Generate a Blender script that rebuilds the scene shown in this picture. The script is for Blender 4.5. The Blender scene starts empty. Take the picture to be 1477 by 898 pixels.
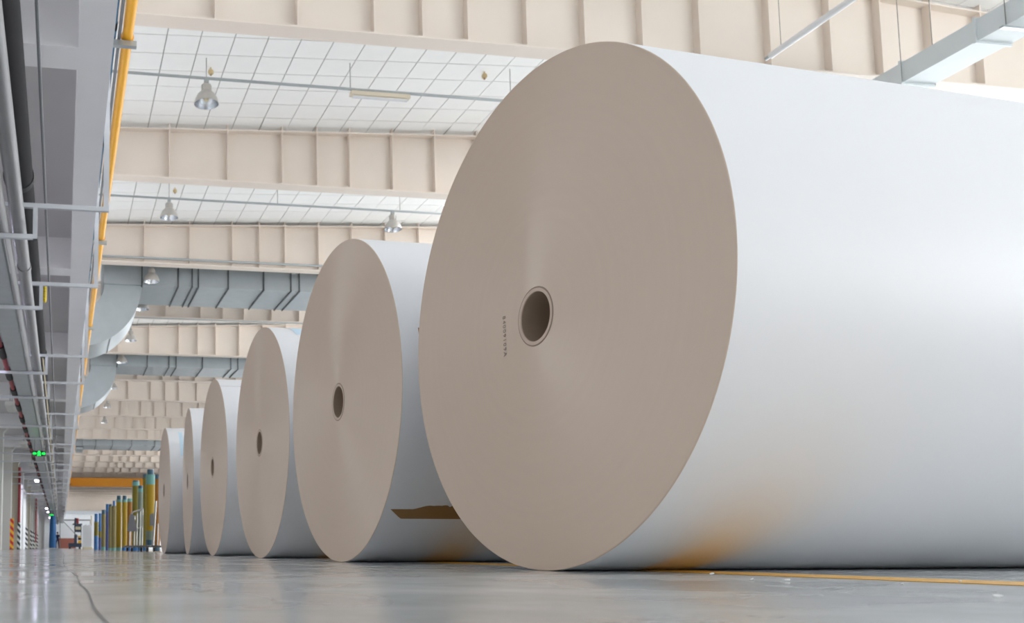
import bpy, math, random
from mathutils import Vector
random.seed(7)
R_ = math.radians
scn = bpy.context.scene
COL = scn.collection

# ------------------------------------------------------------------ camera
W_, H_ = 1477.0, 898.0
F_PX, CX, CY = 1344.0, 290.7, 667.0
cd = bpy.data.cameras.new('camera'); cam = bpy.data.objects.new('camera', cd); COL.objects.link(cam)
cd.sensor_fit = 'HORIZONTAL'; cd.sensor_width = 36.0; cd.lens = F_PX / W_ * 36.0
cd.shift_x = (W_ / 2 - CX) / W_; cd.shift_y = (CY - H_ / 2) / W_
cam.location = (0, 0, 0.0655); cam.rotation_euler = (R_(90 + 5.2215), 0, R_(-8.5587))
cd.clip_start = 0.02; cd.clip_end = 600
cd.dof.use_dof = True; cd.dof.focus_distance = 2.9; cd.dof.aperture_fstop = 7.0
scn.camera = cam

# ------------------------------------------------------------------ world, exposure
w = bpy.data.worlds.new('overcast_sky'); scn.world = w; w.use_nodes = True
bg = w.node_tree.nodes['Background']; bg.inputs[0].default_value = (0.93, 0.965, 1.0, 1); bg.inputs[1].default_value = 8.0
scn.view_settings.view_transform = 'Standard'; scn.view_settings.look = 'None'
scn.view_settings.gamma = 1.0; scn.view_settings.use_curve_mapping = False
scn.view_settings.exposure = 0.5
scn.cycles.diffuse_bounces = 6; scn.cycles.max_bounces = 12
scn.cycles.caustics_reflective = False; scn.cycles.caustics_refractive = False

def portal(loc, rot, sx, sy):
    l = bpy.data.lights.new('daylight_portal', 'AREA'); l.shape = 'RECTANGLE'; l.size = sx; l.size_y = sy
    l.cycles.is_portal = True
    o = bpy.data.objects.new('daylight_portal', l); COL.objects.link(o); o.location = loc; o.rotation_euler = rot
    return o

# hall measures
BAY = 5.93; BEAM0 = 13.05            # web of the first roof beam
XL, XR, XRIDGE = 0.36, 24.4, 12.0    # inner faces of hall, ridge
YB, YE = -14.0, 205.0
def zc(X): return 8.90 + 0.044 * min(X, XRIDGE) - 0.060 * max(0, X - XRIDGE)
SKY_X0, SKY_X1 = 2.317 + 13 * 0.602, 2.317 + 15 * 0.602
WIN_Z0, WIN_Z1 = 1.2, 7.2
WIN_RUNS = [(0, 2), (5, 8), (12, 15), (23, 33)]      # window bays in the right wall, in runs; last added to light far end
RIGHT_WIN = [(YB + 0.6 + k * BAY, YB + (k + 1) * BAY) for a, c in WIN_RUNS for k in range(a, c + 1)]
LEFT_FILL_WIN = [(YB + 0.6 + k * BAY, YB + (k + 1) * BAY) for k in range(2, 4)]  # windows added out of view to brighten the roll faces
BACK_X0, BACK_X1, BACK_Z0 = 4.0, 20.0, 6.35
LZ0, LZ1 = 2.65, 3.0
for wa, wb in WIN_RUNS:
    ya, yb = YB + 0.6 + wa * BAY, YB + (wb + 1) * BAY
    portal((XR + 0.25, (ya + yb) / 2, (WIN_Z0 + WIN_Z1) / 2), (0, R_(90), 0), WIN_Z1 - WIN_Z0, yb - ya)
portal((-4.85, (LEFT_FILL_WIN[0][0] + LEFT_FILL_WIN[-1][1]) / 2, (LZ0 + LZ1) / 2), (0, R_(-90), 0), LZ1 - LZ0, LEFT_FILL_WIN[-1][1] - LEFT_FILL_WIN[0][0])
portal(((BACK_X0 + BACK_X1) / 2, YB - 0.25, (BACK_Z0 + WIN_Z1) / 2), (R_(90), 0, 0), BACK_X1 - BACK_X0, WIN_Z1 - BACK_Z0)

# ------------------------------------------------------------------ materials
def lin(c):
    return tuple((v / 12.92 if v <= 0.04045 else ((v + 0.055) / 1.055) ** 2.4) for v in [x / 255 for x in c])
M = {}
def mat(name, rgb, rough=0.6, metal=0.0, var=0.0, vscale=4.0, bump=0.0, bscale=40.0, emit=0.0, coat=0.0, spec=None):
    m = bpy.data.materials.new(name); m.use_nodes = True; nt = m.node_tree; b = nt.nodes['Principled BSDF']
    c = lin(rgb) + (1,)
    b.inputs['Base Color'].default_value = c; b.inputs['Roughness'].default_value = rough; b.inputs['Metallic'].default_value = metal
    if spec is not None: b.inputs['Specular IOR Level'].default_value = spec
    if coat: b.inputs['Coat Weight'].default_value = coat; b.inputs['Coat Roughness'].default_value = 0.1
    tc = nt.nodes.new('ShaderNodeTexCoord')
    n = nt.nodes.new('ShaderNodeTexNoise'); n.inputs['Scale'].default_value = vscale; n.inputs['Detail'].default_value = 5
    nt.links.new(tc.outputs['Object'], n.inputs['Vector'])
    mx = nt.nodes.new('ShaderNodeMix'); mx.data_type = 'RGBA'
    v = var if var else 0.04
    mx.inputs[6].default_value = tuple(x * (1 - v) for x in c[:3]) + (1,); mx.inputs[7].default_value = tuple(min(1, x * (1 + v)) for x in c[:3]) + (1,)
    nt.links.new(n.outputs['Fac'], mx.inputs[0]); nt.links.new(mx.outputs[2], b.inputs['Base Color'])
    if bump:
        n2 = nt.nodes.new('ShaderNodeTexNoise'); n2.inputs['Scale'].default_value = bscale; n2.inputs['Detail'].default_value = 4
        nt.links.new(tc.outputs['Object'], n2.inputs['Vector'])
        bp = nt.nodes.new('ShaderNodeBump'); bp.inputs['Strength'].default_value = bump; bp.inputs['Distance'].default_value = 0.01
        nt.links.new(n2.outputs['Fac'], bp.inputs['Height']); nt.links.new(bp.outputs['Normal'], b.inputs['Normal'])
    if emit:
        b.inputs['Emission Color'].default_value = c; b.inputs['Emission Strength'].default_value = emit
    M[name] = m; return m
mat('beam_paint', (226, 214, 202), 0.6, var=0.05, vscale=1.5)
mat('tile', (246, 246, 244), 0.85, var=0.02, bump=0.1, bscale=60)
mat('tile_grid', (150, 150, 146), 0.6)
mat('plaster', (234, 233, 236), 0.85, var=0.04, vscale=2)
mat('slab', (196, 194, 196), 0.9, var=0.06, vscale=1)
mat('wall_paint', (214, 212, 208), 0.8, var=0.04, vscale=1)
mat('column_paint', (196, 196, 192), 0.7, var=0.05, vscale=1)
mat('column_beige', (190, 184, 168), 0.7, var=0.05, vscale=1)
mat('galvanised', (176, 182, 184), 0.38, 0.75, var=0.12, vscale=6)
mat('duct_metal', (172, 180, 184), 0.38, 0.5, var=0.10, vscale=3)
mat('duct_light', (204, 210, 211), 0.5, 0.0, var=0.05, vscale=3)
mat('duct_seam_shaded', (84, 88, 90), 0.5, 0.5)  # seam metal darkened to carry the shading of the flanges
mat('strut', (200, 203, 208), 0.5, 0.2, var=0.08, vscale=9)
mat('dark_lagging', (42, 41, 43), 0.85, var=0.1, vscale=6, spec=0.2)
mat('grey_pipe', (130, 130, 132), 0.45, 0.2, var=0.1, vscale=6)
mat('thin_pipe', (110, 112, 116), 0.5, 0.2)
mat('yellow_pipe', (232, 166, 10), 0.4, var=0.03)
mat('blue_pipe', (58, 112, 150), 0.5)
mat('white_pipe', (222, 222, 222), 0.5)
mat('red_pipe', (150, 34, 44), 0.5)
mat('lamp_shell', (190, 186, 180), 0.4, 0.4)
mat('lamp_inside', (205, 208, 212), 0.22, 0.9)
mat('lamp_bulb', (226, 214, 180), 0.4)
mat('batten', (222, 212, 192), 0.5)
mat('cable', (120, 118, 114), 0.6)
mat('fixture', (214, 214, 210), 0.5)
mat('fixture_lit', (226, 222, 255), 0.5, emit=26.0)
mat('exit_case', (40, 46, 42), 0.5)
mat('exit_green', (10, 235, 70), 0.5, emit=2.2)
mat('crane_yellow', (228, 150, 22), 0.5, var=0.06, vscale=1)
mat('core_board', (206, 186, 170), 0.8, var=0.08, vscale=30)
mat('core_inside', (166, 146, 128), 0.85, var=0.1, vscale=12)
mat('core_edge', (158, 140, 126), 0.85)
mat('stamp_ink', (140, 128, 118), 0.8)
mat('kraft_tape', (150, 112, 66), 0.7, var=0.10, vscale=20)
mat('pale_blue_tape', (198, 222, 238), 0.6)
mat('paper_white', (240, 240, 240), 0.7)
mat('floor_yellow', (230, 174, 62), 0.35, var=0.06, vscale=8)
mat('crack_grey', (120, 121, 120), 0.5, var=0.2, vscale=6)
mat('tube_yellow', (150, 122, 8), 0.5, spec=0.3, var=0.05)
mat('tube_olive', (110, 100, 28), 0.5, spec=0.3, var=0.08)
mat('tube_greygreen', (112, 122, 108), 0.5, spec=0.3, var=0.08)
mat('tube_brown', (134, 86, 14), 0.5, spec=0.3, var=0.08)
mat('tube_navy', (44, 58, 118), 0.4)
mat('tube_blue', (30, 92, 150), 0.4)
mat('tube_mint', (98, 146, 138), 0.5, spec=0.3)
mat('tube_cap', (40, 78, 98), 0.45)
mat('tube_tan', (118, 108, 68), 0.5, spec=0.3, var=0.08)
mat('steel', (150, 148, 144), 0.35, 0.8)
mat('steel_dark', (84, 84, 82), 0.45, 0.6)
mat('rubber', (36, 36, 36), 0.7)
mat('grey_bag', (100, 100, 104), 0.8)
mat('truck_blue', (52, 64, 82), 0.5)
mat('truck_yellow', (232, 180, 24), 0.5)
mat('truck_beige', (200, 190, 160), 0.6)
mat('tarp_blue', (34, 94, 150), 0.6, var=0.08)
mat('navy_cloth', (34, 40, 72), 0.85)
mat('skin', (196, 150, 124), 0.6)
mat('hair', (30, 26, 24), 0.7)
mat('brick_red', (166, 104, 90), 0.85, var=0.1, vscale=6)
mat('bright_wall', (236, 240, 244), 0.6)
mat('white_wrap', (228, 230, 234), 0.4)
mat('post_beige', (206, 190, 158), 0.6)
mat('valve_yellow', (226, 200, 40), 0.5)
mat('sprinkler_beige', (206, 184, 140), 0.6)

def stripes(name, a, b, scale):
    m = mat(name, a, 0.5); nt = m.node_tree; bs = nt.nodes['Principled BSDF']
    tc = nt.nodes.new('ShaderNodeTexCoord'); sp = nt.nodes.new('ShaderNodeSeparateXYZ'); nt.links.new(tc.outputs['Object'], sp.inputs[0])
    s1 = nt.nodes.new('ShaderNodeMath'); s1.operation = 'ADD'; nt.links.new(sp.outputs[0], s1.inputs[0]); nt.links.new(sp.outputs[2], s1.inputs[1])
    s2 = nt.nodes.new('ShaderNodeMath'); s2.operation = 'MULTIPLY'; s2.inputs[1].default_value = scale; nt.links.new(s1.outputs[0], s2.inputs[0])
    s3 = nt.nodes.new('ShaderNodeMath'); s3.operation = 'FRACT'; nt.links.new(s2.outputs[0], s3.inputs[0])
    s4 = nt.nodes.new('ShaderNodeMath'); s4.operation = 'GREATER_THAN'; s4.inputs[1].default_value = 0.5; nt.links.new(s3.outputs[0], s4.inputs[0])
    mx = nt.nodes.new('ShaderNodeMix'); mx.data_type = 'RGBA'; mx.inputs[6].default_value = lin(a) + (1,); mx.inputs[7].default_value = lin(b) + (1,)
    nt.links.new(s4.outputs[0], mx.inputs[0]); nt.links.new(mx.outputs[2], bs.inputs['Base Color'])
stripes('stripe_red', (200, 44, 40), (236, 176, 36), 3.6)
stripes('stripe_black', (44, 46, 50), (226, 226, 224), 3.6)

def paper_side():
    m = mat('paper_side', (230, 231, 234), 0.42, var=0.012, vscale=1.2, spec=0.35)
    return m
paper_side()
def paper_face():
    m = bpy.data.materials.new('paper_face'); m.use_nodes = True; nt = m.node_tree; b = nt.nodes['Principled BSDF']
    tc = nt.nodes.new('ShaderNodeTexCoord'); sp = nt.nodes.new('ShaderNodeSeparateXYZ'); nt.links.new(tc.outputs['Object'], sp.inputs[0])
    cb = nt.nodes.new('ShaderNodeCombineXYZ'); nt.links.new(sp.outputs[1], cb.inputs[0])
    sub = nt.nodes.new('ShaderNodeMath'); sub.operation = 'SUBTRACT'; sub.inputs[1].default_value = 0.75; nt.links.new(sp.outputs[2], sub.inputs[0])
    nt.links.new(sub.outputs[0], cb.inputs[1])
    ln = nt.nodes.new('ShaderNodeVectorMath'); ln.operation = 'LENGTH'; nt.links.new(cb.outputs[0], ln.inputs[0])
    no = nt.nodes.new('ShaderNodeTexNoise'); no.noise_dimensions = '1D'; no.inputs['Scale'].default_value = 45; no.inputs['Detail'].default_value = 6
    nt.links.new(ln.outputs['Value'], no.inputs['W'])
    mx = nt.nodes.new('ShaderNodeMix'); mx.data_type = 'RGBA'
    a = lin((208, 187, 169)); c2 = lin((211, 191, 173))
    mx.inputs[6].default_value = a + (1,); mx.inputs[7].default_value = c2 + (1,)
    nt.links.new(no.outputs['Fac'], mx.inputs[0]); nt.links.new(mx.outputs[2], b.inputs['Base Color'])
    b.inputs['Roughness'].default_value = 0.38; b.inputs['Specular IOR Level'].default_value = 0.7
    b.inputs['Anisotropic'].default_value = 0.9
    tg = nt.nodes.new('ShaderNodeTangent'); tg.direction_type = 'RADIAL'; tg.axis = 'X'
    nt.links.new(tg.outputs[0], b.inputs['Tangent'])
    bp = nt.nodes.new('ShaderNodeBump'); bp.inputs['Strength'].default_value = 0.05; bp.inputs['Distance'].default_value = 0.002
    nt.links.new(no.outputs['Fac'], bp.inputs['Height']); nt.links.new(bp.outputs['Normal'], b.inputs['Normal'])
    M['paper_face'] = m
paper_face()
def floor_mat():
    m = bpy.data.materials.new('polished_floor'); m.use_nodes = True; nt = m.node_tree; b = nt.nodes['Principled BSDF']
    tc = nt.nodes.new('ShaderNodeTexCoord'); mp = nt.nodes.new('ShaderNodeMapping'); nt.links.new(tc.outputs['Object'], mp.inputs[0])
    n1 = nt.nodes.new('ShaderNodeTexNoise'); n1.inputs['Scale'].default_value = 1.6; n1.inputs['Detail'].default_value = 6; n1.inputs['Roughness'].default_value = 0.6
    nt.links.new(mp.outputs[0], n1.inputs['Vector'])
    r1 = nt.nodes.new('ShaderNodeValToRGB'); r1.color_ramp.elements[0].position = 0.3; r1.color_ramp.elements[1].position = 0.75
    r1.color_ramp.elements[0].color = lin((188, 191, 192)) + (1,); r1.color_ramp.elements[1].color = lin((218, 220, 222)) + (1,)
    nt.links.new(n1.outputs['Fac'], r1.inputs[0]); nt.links.new(r1.outputs[0], b.inputs['Base Color'])
    n2 = nt.nodes.new('ShaderNodeTexNoise'); n2.inputs['Scale'].default_value = 2.3; n2.inputs['Detail'].default_value = 4
    nt.links.new(mp.outputs[0], n2.inputs['Vector'])
    mr = nt.nodes.new('ShaderNodeMapRange'); mr.inputs[1].default_value = 0.3; mr.inputs[2].default_value = 0.7; mr.inputs[3].default_value = 0.08; mr.inputs[4].default_value = 0.2
    nt.links.new(n2.outputs['Fac'], mr.inputs[0]); nt.links.new(mr.outputs[0], b.inputs['Roughness'])
    n3 = nt.nodes.new('ShaderNodeTexNoise'); n3.inputs['Scale'].default_value = 9; n3.inputs['Detail'].default_value = 3
    nt.links.new(mp.outputs[0], n3.inputs['Vector'])
    bp = nt.nodes.new('ShaderNodeBump'); bp.inputs['Strength'].default_value = 0.06; bp.inputs['Distance'].default_value = 0.01
    nt.links.new(n3.outputs['Fac'], bp.inputs['Height']); nt.links.new(bp.outputs['Normal'], b.inputs['Normal'])
    M['polished_floor'] = m
floor_mat()

# ------------------------------------------------------------------ mesh helpers
class B:
    def __init__(s): s.v = []; s.f = []
    def quad(s, *p):
        i = len(s.v); s.v += [tuple(q) for q in p]; s.f.append(tuple(range(i, i + len(p)))); return s
    def box(s, x0, x1, y0, y1, z0, z1):
        i = len(s.v)
        s.v += [(x0, y0, z0), (x1, y0, z0), (x1, y1, z0), (x0, y1, z0), (x0, y0, z1), (x1, y0, z1), (x1, y1, z1), (x0, y1, z1)]
        s.f += [tuple(i + k for k in q) for q in ((0, 3, 2, 1), (4, 5, 6, 7), (0, 1, 5, 4), (1, 2, 6, 5), (2, 3, 7, 6), (3, 0, 4, 7))]
        return s
    def ring_faces(s, i, j, n):
        for k in range(n): s.f.append((i + k, i + (k + 1) % n, j + (k + 1) % n, j + k))
    def cyl(s, p0, p1, r0, r1=None, n=16, caps=True):
        r1 = r0 if r1 is None else r1
        a = Vector(p0); b = Vector(p1); d = (b - a).normalized()
        u = d.orthogonal().normalized(); t = d.cross(u); i = len(s.v)
        for c, r in ((a, r0), (b, r1)):
            for k in range(n):
                an = 2 * math.pi * k / n; s.v.append(tuple(c + (u * math.cos(an) + t * math.sin(an)) * r))
        s.ring_faces(i, i + n, n)
        if caps: s.f.append(tuple(range(i + n - 1, i - 1, -1))); s.f.append(tuple(range(i + n, i + 2 * n)))
        return s
    def tube(s, pts, r, n=8):
        for a, b in zip(pts, pts[1:]): s.cyl(a, b, r, n=n)
        return s
    def lathe(s, prof, c=(0, 0, 0), n=24):       # prof: (radius, z) around z axis
        i0 = len(s.v)
        for r, z in prof:
            for k in range(n):
                an = 2 * math.pi * k / n; s.v.append((c[0] + r * math.cos(an), c[1] + r * math.sin(an), c[2] + z))
        for j in range(len(prof) - 1): s.ring_faces(i0 + j * n, i0 + (j + 1) * n, n)
        return s
    def prism(s, poly, y0, y1):                   # poly: (x, z) outline, extruded along y
        i = len(s.v); n = len(poly)
        s.v += [(x, y0, z) for x, z in poly] + [(x, y1, z) for x, z in poly]
        s.f.append(tuple(range(i, i + n))); s.f.append(tuple(range(i + 2 * n - 1, i + n - 1, -1)))
        for k in range(n): s.f.append((i + k, i + n + k, i + n + (k + 1) % n, i + (k + 1) % n))
        return s
    def build(s, name, m, parent=None, smooth=False, shift=True):
        o0 = parent.matrix_world.translation.copy() if (parent is not None and shift) else Vector((0, 0, 0))
        if parent is not None and shift: o0 = Vector(WLOC.get(parent.name, (0, 0, 0)))
        me = bpy.data.meshes.new(name); me.from_pydata([(x - o0.x, y - o0.y, z - o0.z) for x, y, z in s.v], [], s.f)
        me.materials.append(M[m]); me.update()
        import bmesh
        bm = bmesh.new(); bm.from_mesh(me); bmesh.ops.recalc_face_normals(bm, faces=bm.faces); bm.to_mesh(me); bm.free()
        if smooth:
            me.polygons.foreach_set('use_smooth', [True] * len(me.polygons))
            try: me.set_sharp_from_angle(angle=R_(40))
            except Exception: pass
        o = bpy.data.objects.new(name, me); COL.objects.link(o)
        if parent is not None: o.parent = parent
        WLOC[o.name] = tuple(o0)
        return o
WLOC = {}
def thing(name, label, cat, loc=(0, 0, 0), rz=0.0, group=None):
    o = bpy.data.objects.new(name, None); COL.objects.link(o); o.location = loc; o.rotation_euler = (0, 0, rz)
    o.empty_display_size = 0.1; WLOC[o.name] = tuple(loc)
    return tag(o, label, cat, group)
def tag(o, label, cat, group=None):
    o['label'] = label; o['category'] = cat
    if group: o['group'] = group
    return o
def struct(o, label=None):
    o['kind'] = 'structure'
    if label: o['label'] = label
    return o
def share(src, name, parent, loc):                # another object on the same mesh, as a child
    o = bpy.data.objects.new(name, src.data); COL.objects.link(o); o.parent = parent; o.location = loc; return o
ORD = ['first', 'second', 'third', 'fourth', 'fifth', 'sixth', 'seventh', 'eighth', 'ninth', 'tenth', 'eleventh', 'twelfth', 'thirteenth', 'fourteenth',
       'fifteenth', 'sixteenth', 'seventeenth', 'eighteenth', 'nineteenth', 'twentieth', 'twenty-first', 'twenty-second', 'twenty-third', 'twenty-fourth',
       'twenty-fifth', 'twenty-sixth', 'twenty-seventh', 'twenty-eighth', 'twenty-ninth', 'thirtieth', 'thirty-first', 'thirty-second', 'thirty-third']

# ------------------------------------------------------------------ floor
fl = struct(B().box(-6, 26, YB - 1, YE + 2, -0.3, 0).build('floor', 'polished_floor'), 'polished grey concrete floor with soft reflections')
B().box(1.645, 1.815, YB, 120, 0.0005, 0.0015).build('painted_line', 'floor_yellow', fl)['label'] = 'yellow painted aisle line'
b = B(); pts = [(0.04, 0.3), (0.041, 0.83), (0.036, 1.02), (0.042, 1.42), (0.034, 1.75), (0.04, 2.18), (0.022, 2.9), (0.012, 4.05), (0.02, 6.5), (0.027, 10), (0.02, 17.3), (0.03, 40)]
for (x0, y0), (x1, y1) in zip(pts, pts[1:]):
    b.quad((x0 - 0.0018, y0, 0.0006), (x0 + 0.0018, y0, 0.0006), (x1 + 0.0018, y1, 0.0006), (x1 - 0.0018, y1, 0.0006))
b.build('floor_joint', 'crack_grey', fl)['label'] = 'thin dark floor joint'

# ------------------------------------------------------------------ ceiling
TW, TL, TX0, TY0 = 0.602, 0.61, 2.317 - 3 * 0.602, 15.43
# backing deck above the tiles (two slopes, holes for the skylights)
ce = B()
def slab_piece(bd, x0, x1, y0, y1, up, th):
    z0, z1 = zc(x0) + up, zc(x1) + up; i = len(bd.v)
    bd.v += [(x0, y0, z0), (x1, y0, z1), (x1, y1, z1), (x0, y1, z0), (x0, y0, z0 + th), (x1, y0, z1 + th), (x1, y1, z1 + th), (x0, y1, z0 + th)]
    bd.f += [tuple(i + k for k in q) for q in ((0, 3, 2, 1), (4, 5, 6, 7), (0, 1, 5, 4), (1, 2, 6, 5), (2, 3, 7, 6), (3, 0, 4, 7))]
SKY = []
for k in range(-4, 31):
    if k >= 3 or k < 0: continue
    n0 = math.floor((BEAM0 + k * BAY + 4.45 - 15.43) / 0.61 + 0.5); SKY.append((15.43 + (n0 - 6) * 0.61, 15.43 + n0 * 0.61))
cuts = [YB]
for a, c in SKY: cuts += [a, c]
cuts.append(YE)
slab_piece(ce, XL, SKY_X0, YB, YE, 0.02, 0.08)
slab_piece(ce, SKY_X1, XRIDGE, YB, YE, 0.02, 0.08); slab_piece(ce, XRIDGE, XR, YB, YE, 0.02, 0.08)
for i in range(0, len(cuts), 2): slab_piece(ce, SKY_X0, SKY_X1, cuts[i], cuts[i + 1], 0.02, 0.08)
ceil = struct(ce.build('ceiling', 'tile_grid'), 'white tiled pitched ceiling')
for a, c in SKY:
    if a < 60: portal(((SKY_X0 + SKY_X1) / 2, (a + c) / 2, zc(10.6) + 0.2), (0, 0, 0), SKY_X1 - SKY_X0, c - a)
# tiles: near ones one by one, the others joined
tb = B(); t0 = None; many = B(); ntile = 0
def near_beam(y):
    d = (y - BEAM0) / BAY; return abs(d - round(d)) * BAY
def tile_verts(x0, x1, y0, y1):
    return x0 + 0.009, x1 - 0.009, y0 + 0.011, y1 - 0.011
cells = []
for j in range(-48, 140):
    y0 = TY0 + j * TL
    for i in range(0, 40):
        x0 = TX0 + i * TW
        if x0 < XL - 0.01 or x0 + TW > XR: continue
        if x0 < XRIDGE < x0 + TW: continue
        ymid = y0 + TL / 2
        if x0 + TW > SKY_X0 + 0.1 and x0 < SKY_X1 - 0.1 and any(y0 + TL > a + 0.1 and y0 < c - 0.1 for a, c in SKY): continue
        vis = 0
        if 13.3 < ymid < 18.9 and x0 < 9.6: vis = 1
        elif 19.3 < ymid < 24.6 and x0 < 9.6: vis = 2
        cells.append((vis, ymid, x0, y0))
ind = sorted([c for c in cells if c[0]], key=lambda c: (c[0], c[1]))
ind = [c for c in ind if not (c[0] == 1 and c[1] < 14.2)]
ind2 = [c for c in ind if c[0] == 1] + [c for c in ind if c[0] == 2 and c[1] > 21.4]
chosen = set((c[2], c[3]) for c in ind2[:298])
sag = {(3, 5): 0.035, (8, 5): 0.035, (10, 5): 0.045}
for vis, ymid, x0, y0 in cells:
    xa, xb, ya, yb = tile_verts(x0, x0 + TW, y0, y0 + TL)
    sl = 0.044 if x0 < XRIDGE else -0.060
    if (x0, y0) in chosen:
        if t0 is None:
            q = B(); h = (xb - xa) / 2; g = (yb - ya) / 2; q.box(-h, h, -g, g, -0.018, 0.0)
            t0 = q.build('ceiling_tile', 'tile', ceil, shift=False); o = t0
        else: o = share(t0, 'ceiling_tile', ceil, (0, 0, 0))
        xm = (xa + xb) / 2; o.location = (xm, (ya + yb) / 2, zc(xm) + 0.018); o.rotation_euler = (random.uniform(-.004, .004), -math.atan(sl) + random.uniform(-.003, .003), 0)
        key = (round((x0 - TX0) / TW) - 3, round((y0 - TY0) / TL))
        if key in sag: o.rotation_euler[0] -= sag[key]; o.location.z -= 0.012
    else:
        slab_piece(many, xa, xb, ya, yb, 0.0, 0.018)
rx0 = TX0 + math.floor((XRIDGE - TX0) / TW) * TW + 0.009; rx1 = rx0 + TW - 0.018
rs = B(); slab_piece(rs, rx0, XRIDGE, YB, YE, 0.0, 0.018); slab_piece(rs, XRIDGE, rx1, YB, YE, 0.0, 0.018)
rs.build('ridge_strip', 'tile', ceil)
o = many.build('ceiling_tile_field', 'tile', ceil); o['kind'] = 'stuff'; o['label'] = 'the remaining white ceiling tiles'

# ------------------------------------------------------------------ walls
def wall_with_band(name, x0, x1, ya, yb, openings, w0, w1, zt, label):
    bd = B(); bd.box(x0, x1, ya, yb, 0, w0); bd.box(x0, x1, ya, yb, w1, zt)
    edges = [ya] + [e for o in openings for e in o] + [yb]
    for i in range(0, len(edges), 2):
        if edges[i + 1] - edges[i] > 0.01: bd.box(x0, x1, edges[i], edges[i + 1], w0, w1)
    return struct(bd.build(name, 'wall_paint'), label)
wall_with_band('wall_right', XR, XR + 0.2, YB, YE, RIGHT_WIN, WIN_Z0, WIN_Z1, 8.75, 'white hall wall with long window bands')
wall_with_band('wall_left', -4.8, -4.6, YB, YE, LEFT_FILL_WIN, LZ0, LZ1, 4.45, 'pale aisle wall behind the columns, with unseen windows added to light the rolls')
bw = B(); bw.box(-6, 26, YB - 0.2, YB, 0, BACK_Z0); bw.box(-6, 26, YB - 0.2, YB, WIN_Z1, 10); bw.box(-6, BACK_X0, YB - 0.2, YB, BACK_Z0, WIN_Z1); bw.box(BACK_X1, 26, YB - 0.2, YB, BACK_Z0, WIN_Z1)
for x in (7.9, 11.9, 15.9): bw.box(x, x + 0.2, YB - 0.2, YB, BACK_Z0, WIN_Z1)
struct(bw.build('wall_back', 'wall_paint'), 'white hall wall with high windows')
ew = B(); ew.box(-6, 26, YE, YE + 0.2, 4.0, 10); ew.box(3.0, 26, YE, YE + 0.2, 0, 4.0)
struct(ew.build('wall_end', 'bright_wall'), 'white end wall of the hall')
struct(B().box(XL - 0.22, XL, YB, YE, 4.9, 9.0).build('wall_mezzanine', 'plaster'), 'pale wall above the mezzanine edge')

# mezzanine: slab, edge beam, cross beams
struct(B().box(-4.8, XL - 0.05, YB, YE, 4.45, 4.65).build('ceiling_mezzanine', 'slab'), 'grey concrete mezzanine soffit')
mz = struct(B().box(0.085, 0.355, YB, YE, 4.0, 4.9).build('trim_1', 'plaster'), 'pale concrete edge beam along the aisle')
for k in range(-3, 30):
    yk = BEAM0 - BAY + k * BAY
    B().box(-4.6, 0.085, yk - 0.02, yk + 0.33, 4.0, 4.45).build('cross_beam', 'plaster', mz)

# ------------------------------------------------------------------ roof beams
STX = [0.95, 2.15, 3.40, 4.59, 5.36, 6.09, 7.06, 8.03, 9.02, 10.02, 11.28, 12.39, 13.34, 14.3, 15.28, 16.13, 17.1, 18.1, 19.1, 20.1, 21.3, 22.5, 23.6]
ZB = 7.83; FW = 0.16
def profile_top(x): return zc(x) - 0.14
st_cache = {}
NB = 32
for k in range(NB):
    yw = BEAM0 + k * BAY; FW = 0.16 if k < 10 else 0.27
    root = thing('roof_beam', '%s beige steel roof beam counted from the camera, with upright stiffeners' % ORD[k], 'beam', (XL, yw, ZB), group='beige roof beams across the hall')
    xs = [XL, XRIDGE, XR]
    bd = B(); bd.prism([(XL, ZB), (XR, ZB), (XR, profile_top(XR)), (XRIDGE, profile_top(XRIDGE)), (XL, profile_top(XL))], yw - 0.01, yw + 0.01)
    if k >= 10:
        for x in STX: bd.box(x - 0.02, x + 0.02, yw - FW + 0.01, yw, ZB, zc(x) - 0.005)
    bd.build('web', 'beam_paint', root)
    B().box(XL, XR, yw - FW, yw + FW, ZB - 0.03, ZB).build('bottom_flange', 'beam_paint', root)
    bd = B()
    for xa, xb in ((XL, XRIDGE), (XRIDGE, XR)):
        za, zb = profile_top(xa), profile_top(xb); i = len(bd.v)
        bd.v += [(xa, yw - FW, za), (xb, yw - FW, zb), (xb, yw + FW, zb), (xa, yw + FW, za), (xa, yw - FW, za + .025), (xb, yw - FW, zb + .025), (xb, yw + FW, zb + .025), (xa, yw + FW, za + .025)]
        bd.f += [tuple(i + q for q in f) for f in ((0, 3, 2, 1), (4, 5, 6, 7), (0, 1, 5, 4), (1, 2, 6, 5), (2, 3, 7, 6), (3, 0, 4, 7))]
    bd.build('top_flange', 'beam_paint', root)
    if k < 10:
        for x in STX:
            if x * 1344 / yw > 1600: continue
            if x in st_cache: share(st_cache[x], 'stiffener', root, (0, 0, 0))
            else:
                q = B(); q.box(x - 0.01, x + 0.01, yw - FW + 0.004, yw - 0.01, ZB, zc(x) - 0.005)
                st_cache[x] = q.build('stiffener', 'beam_paint', root)

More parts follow.
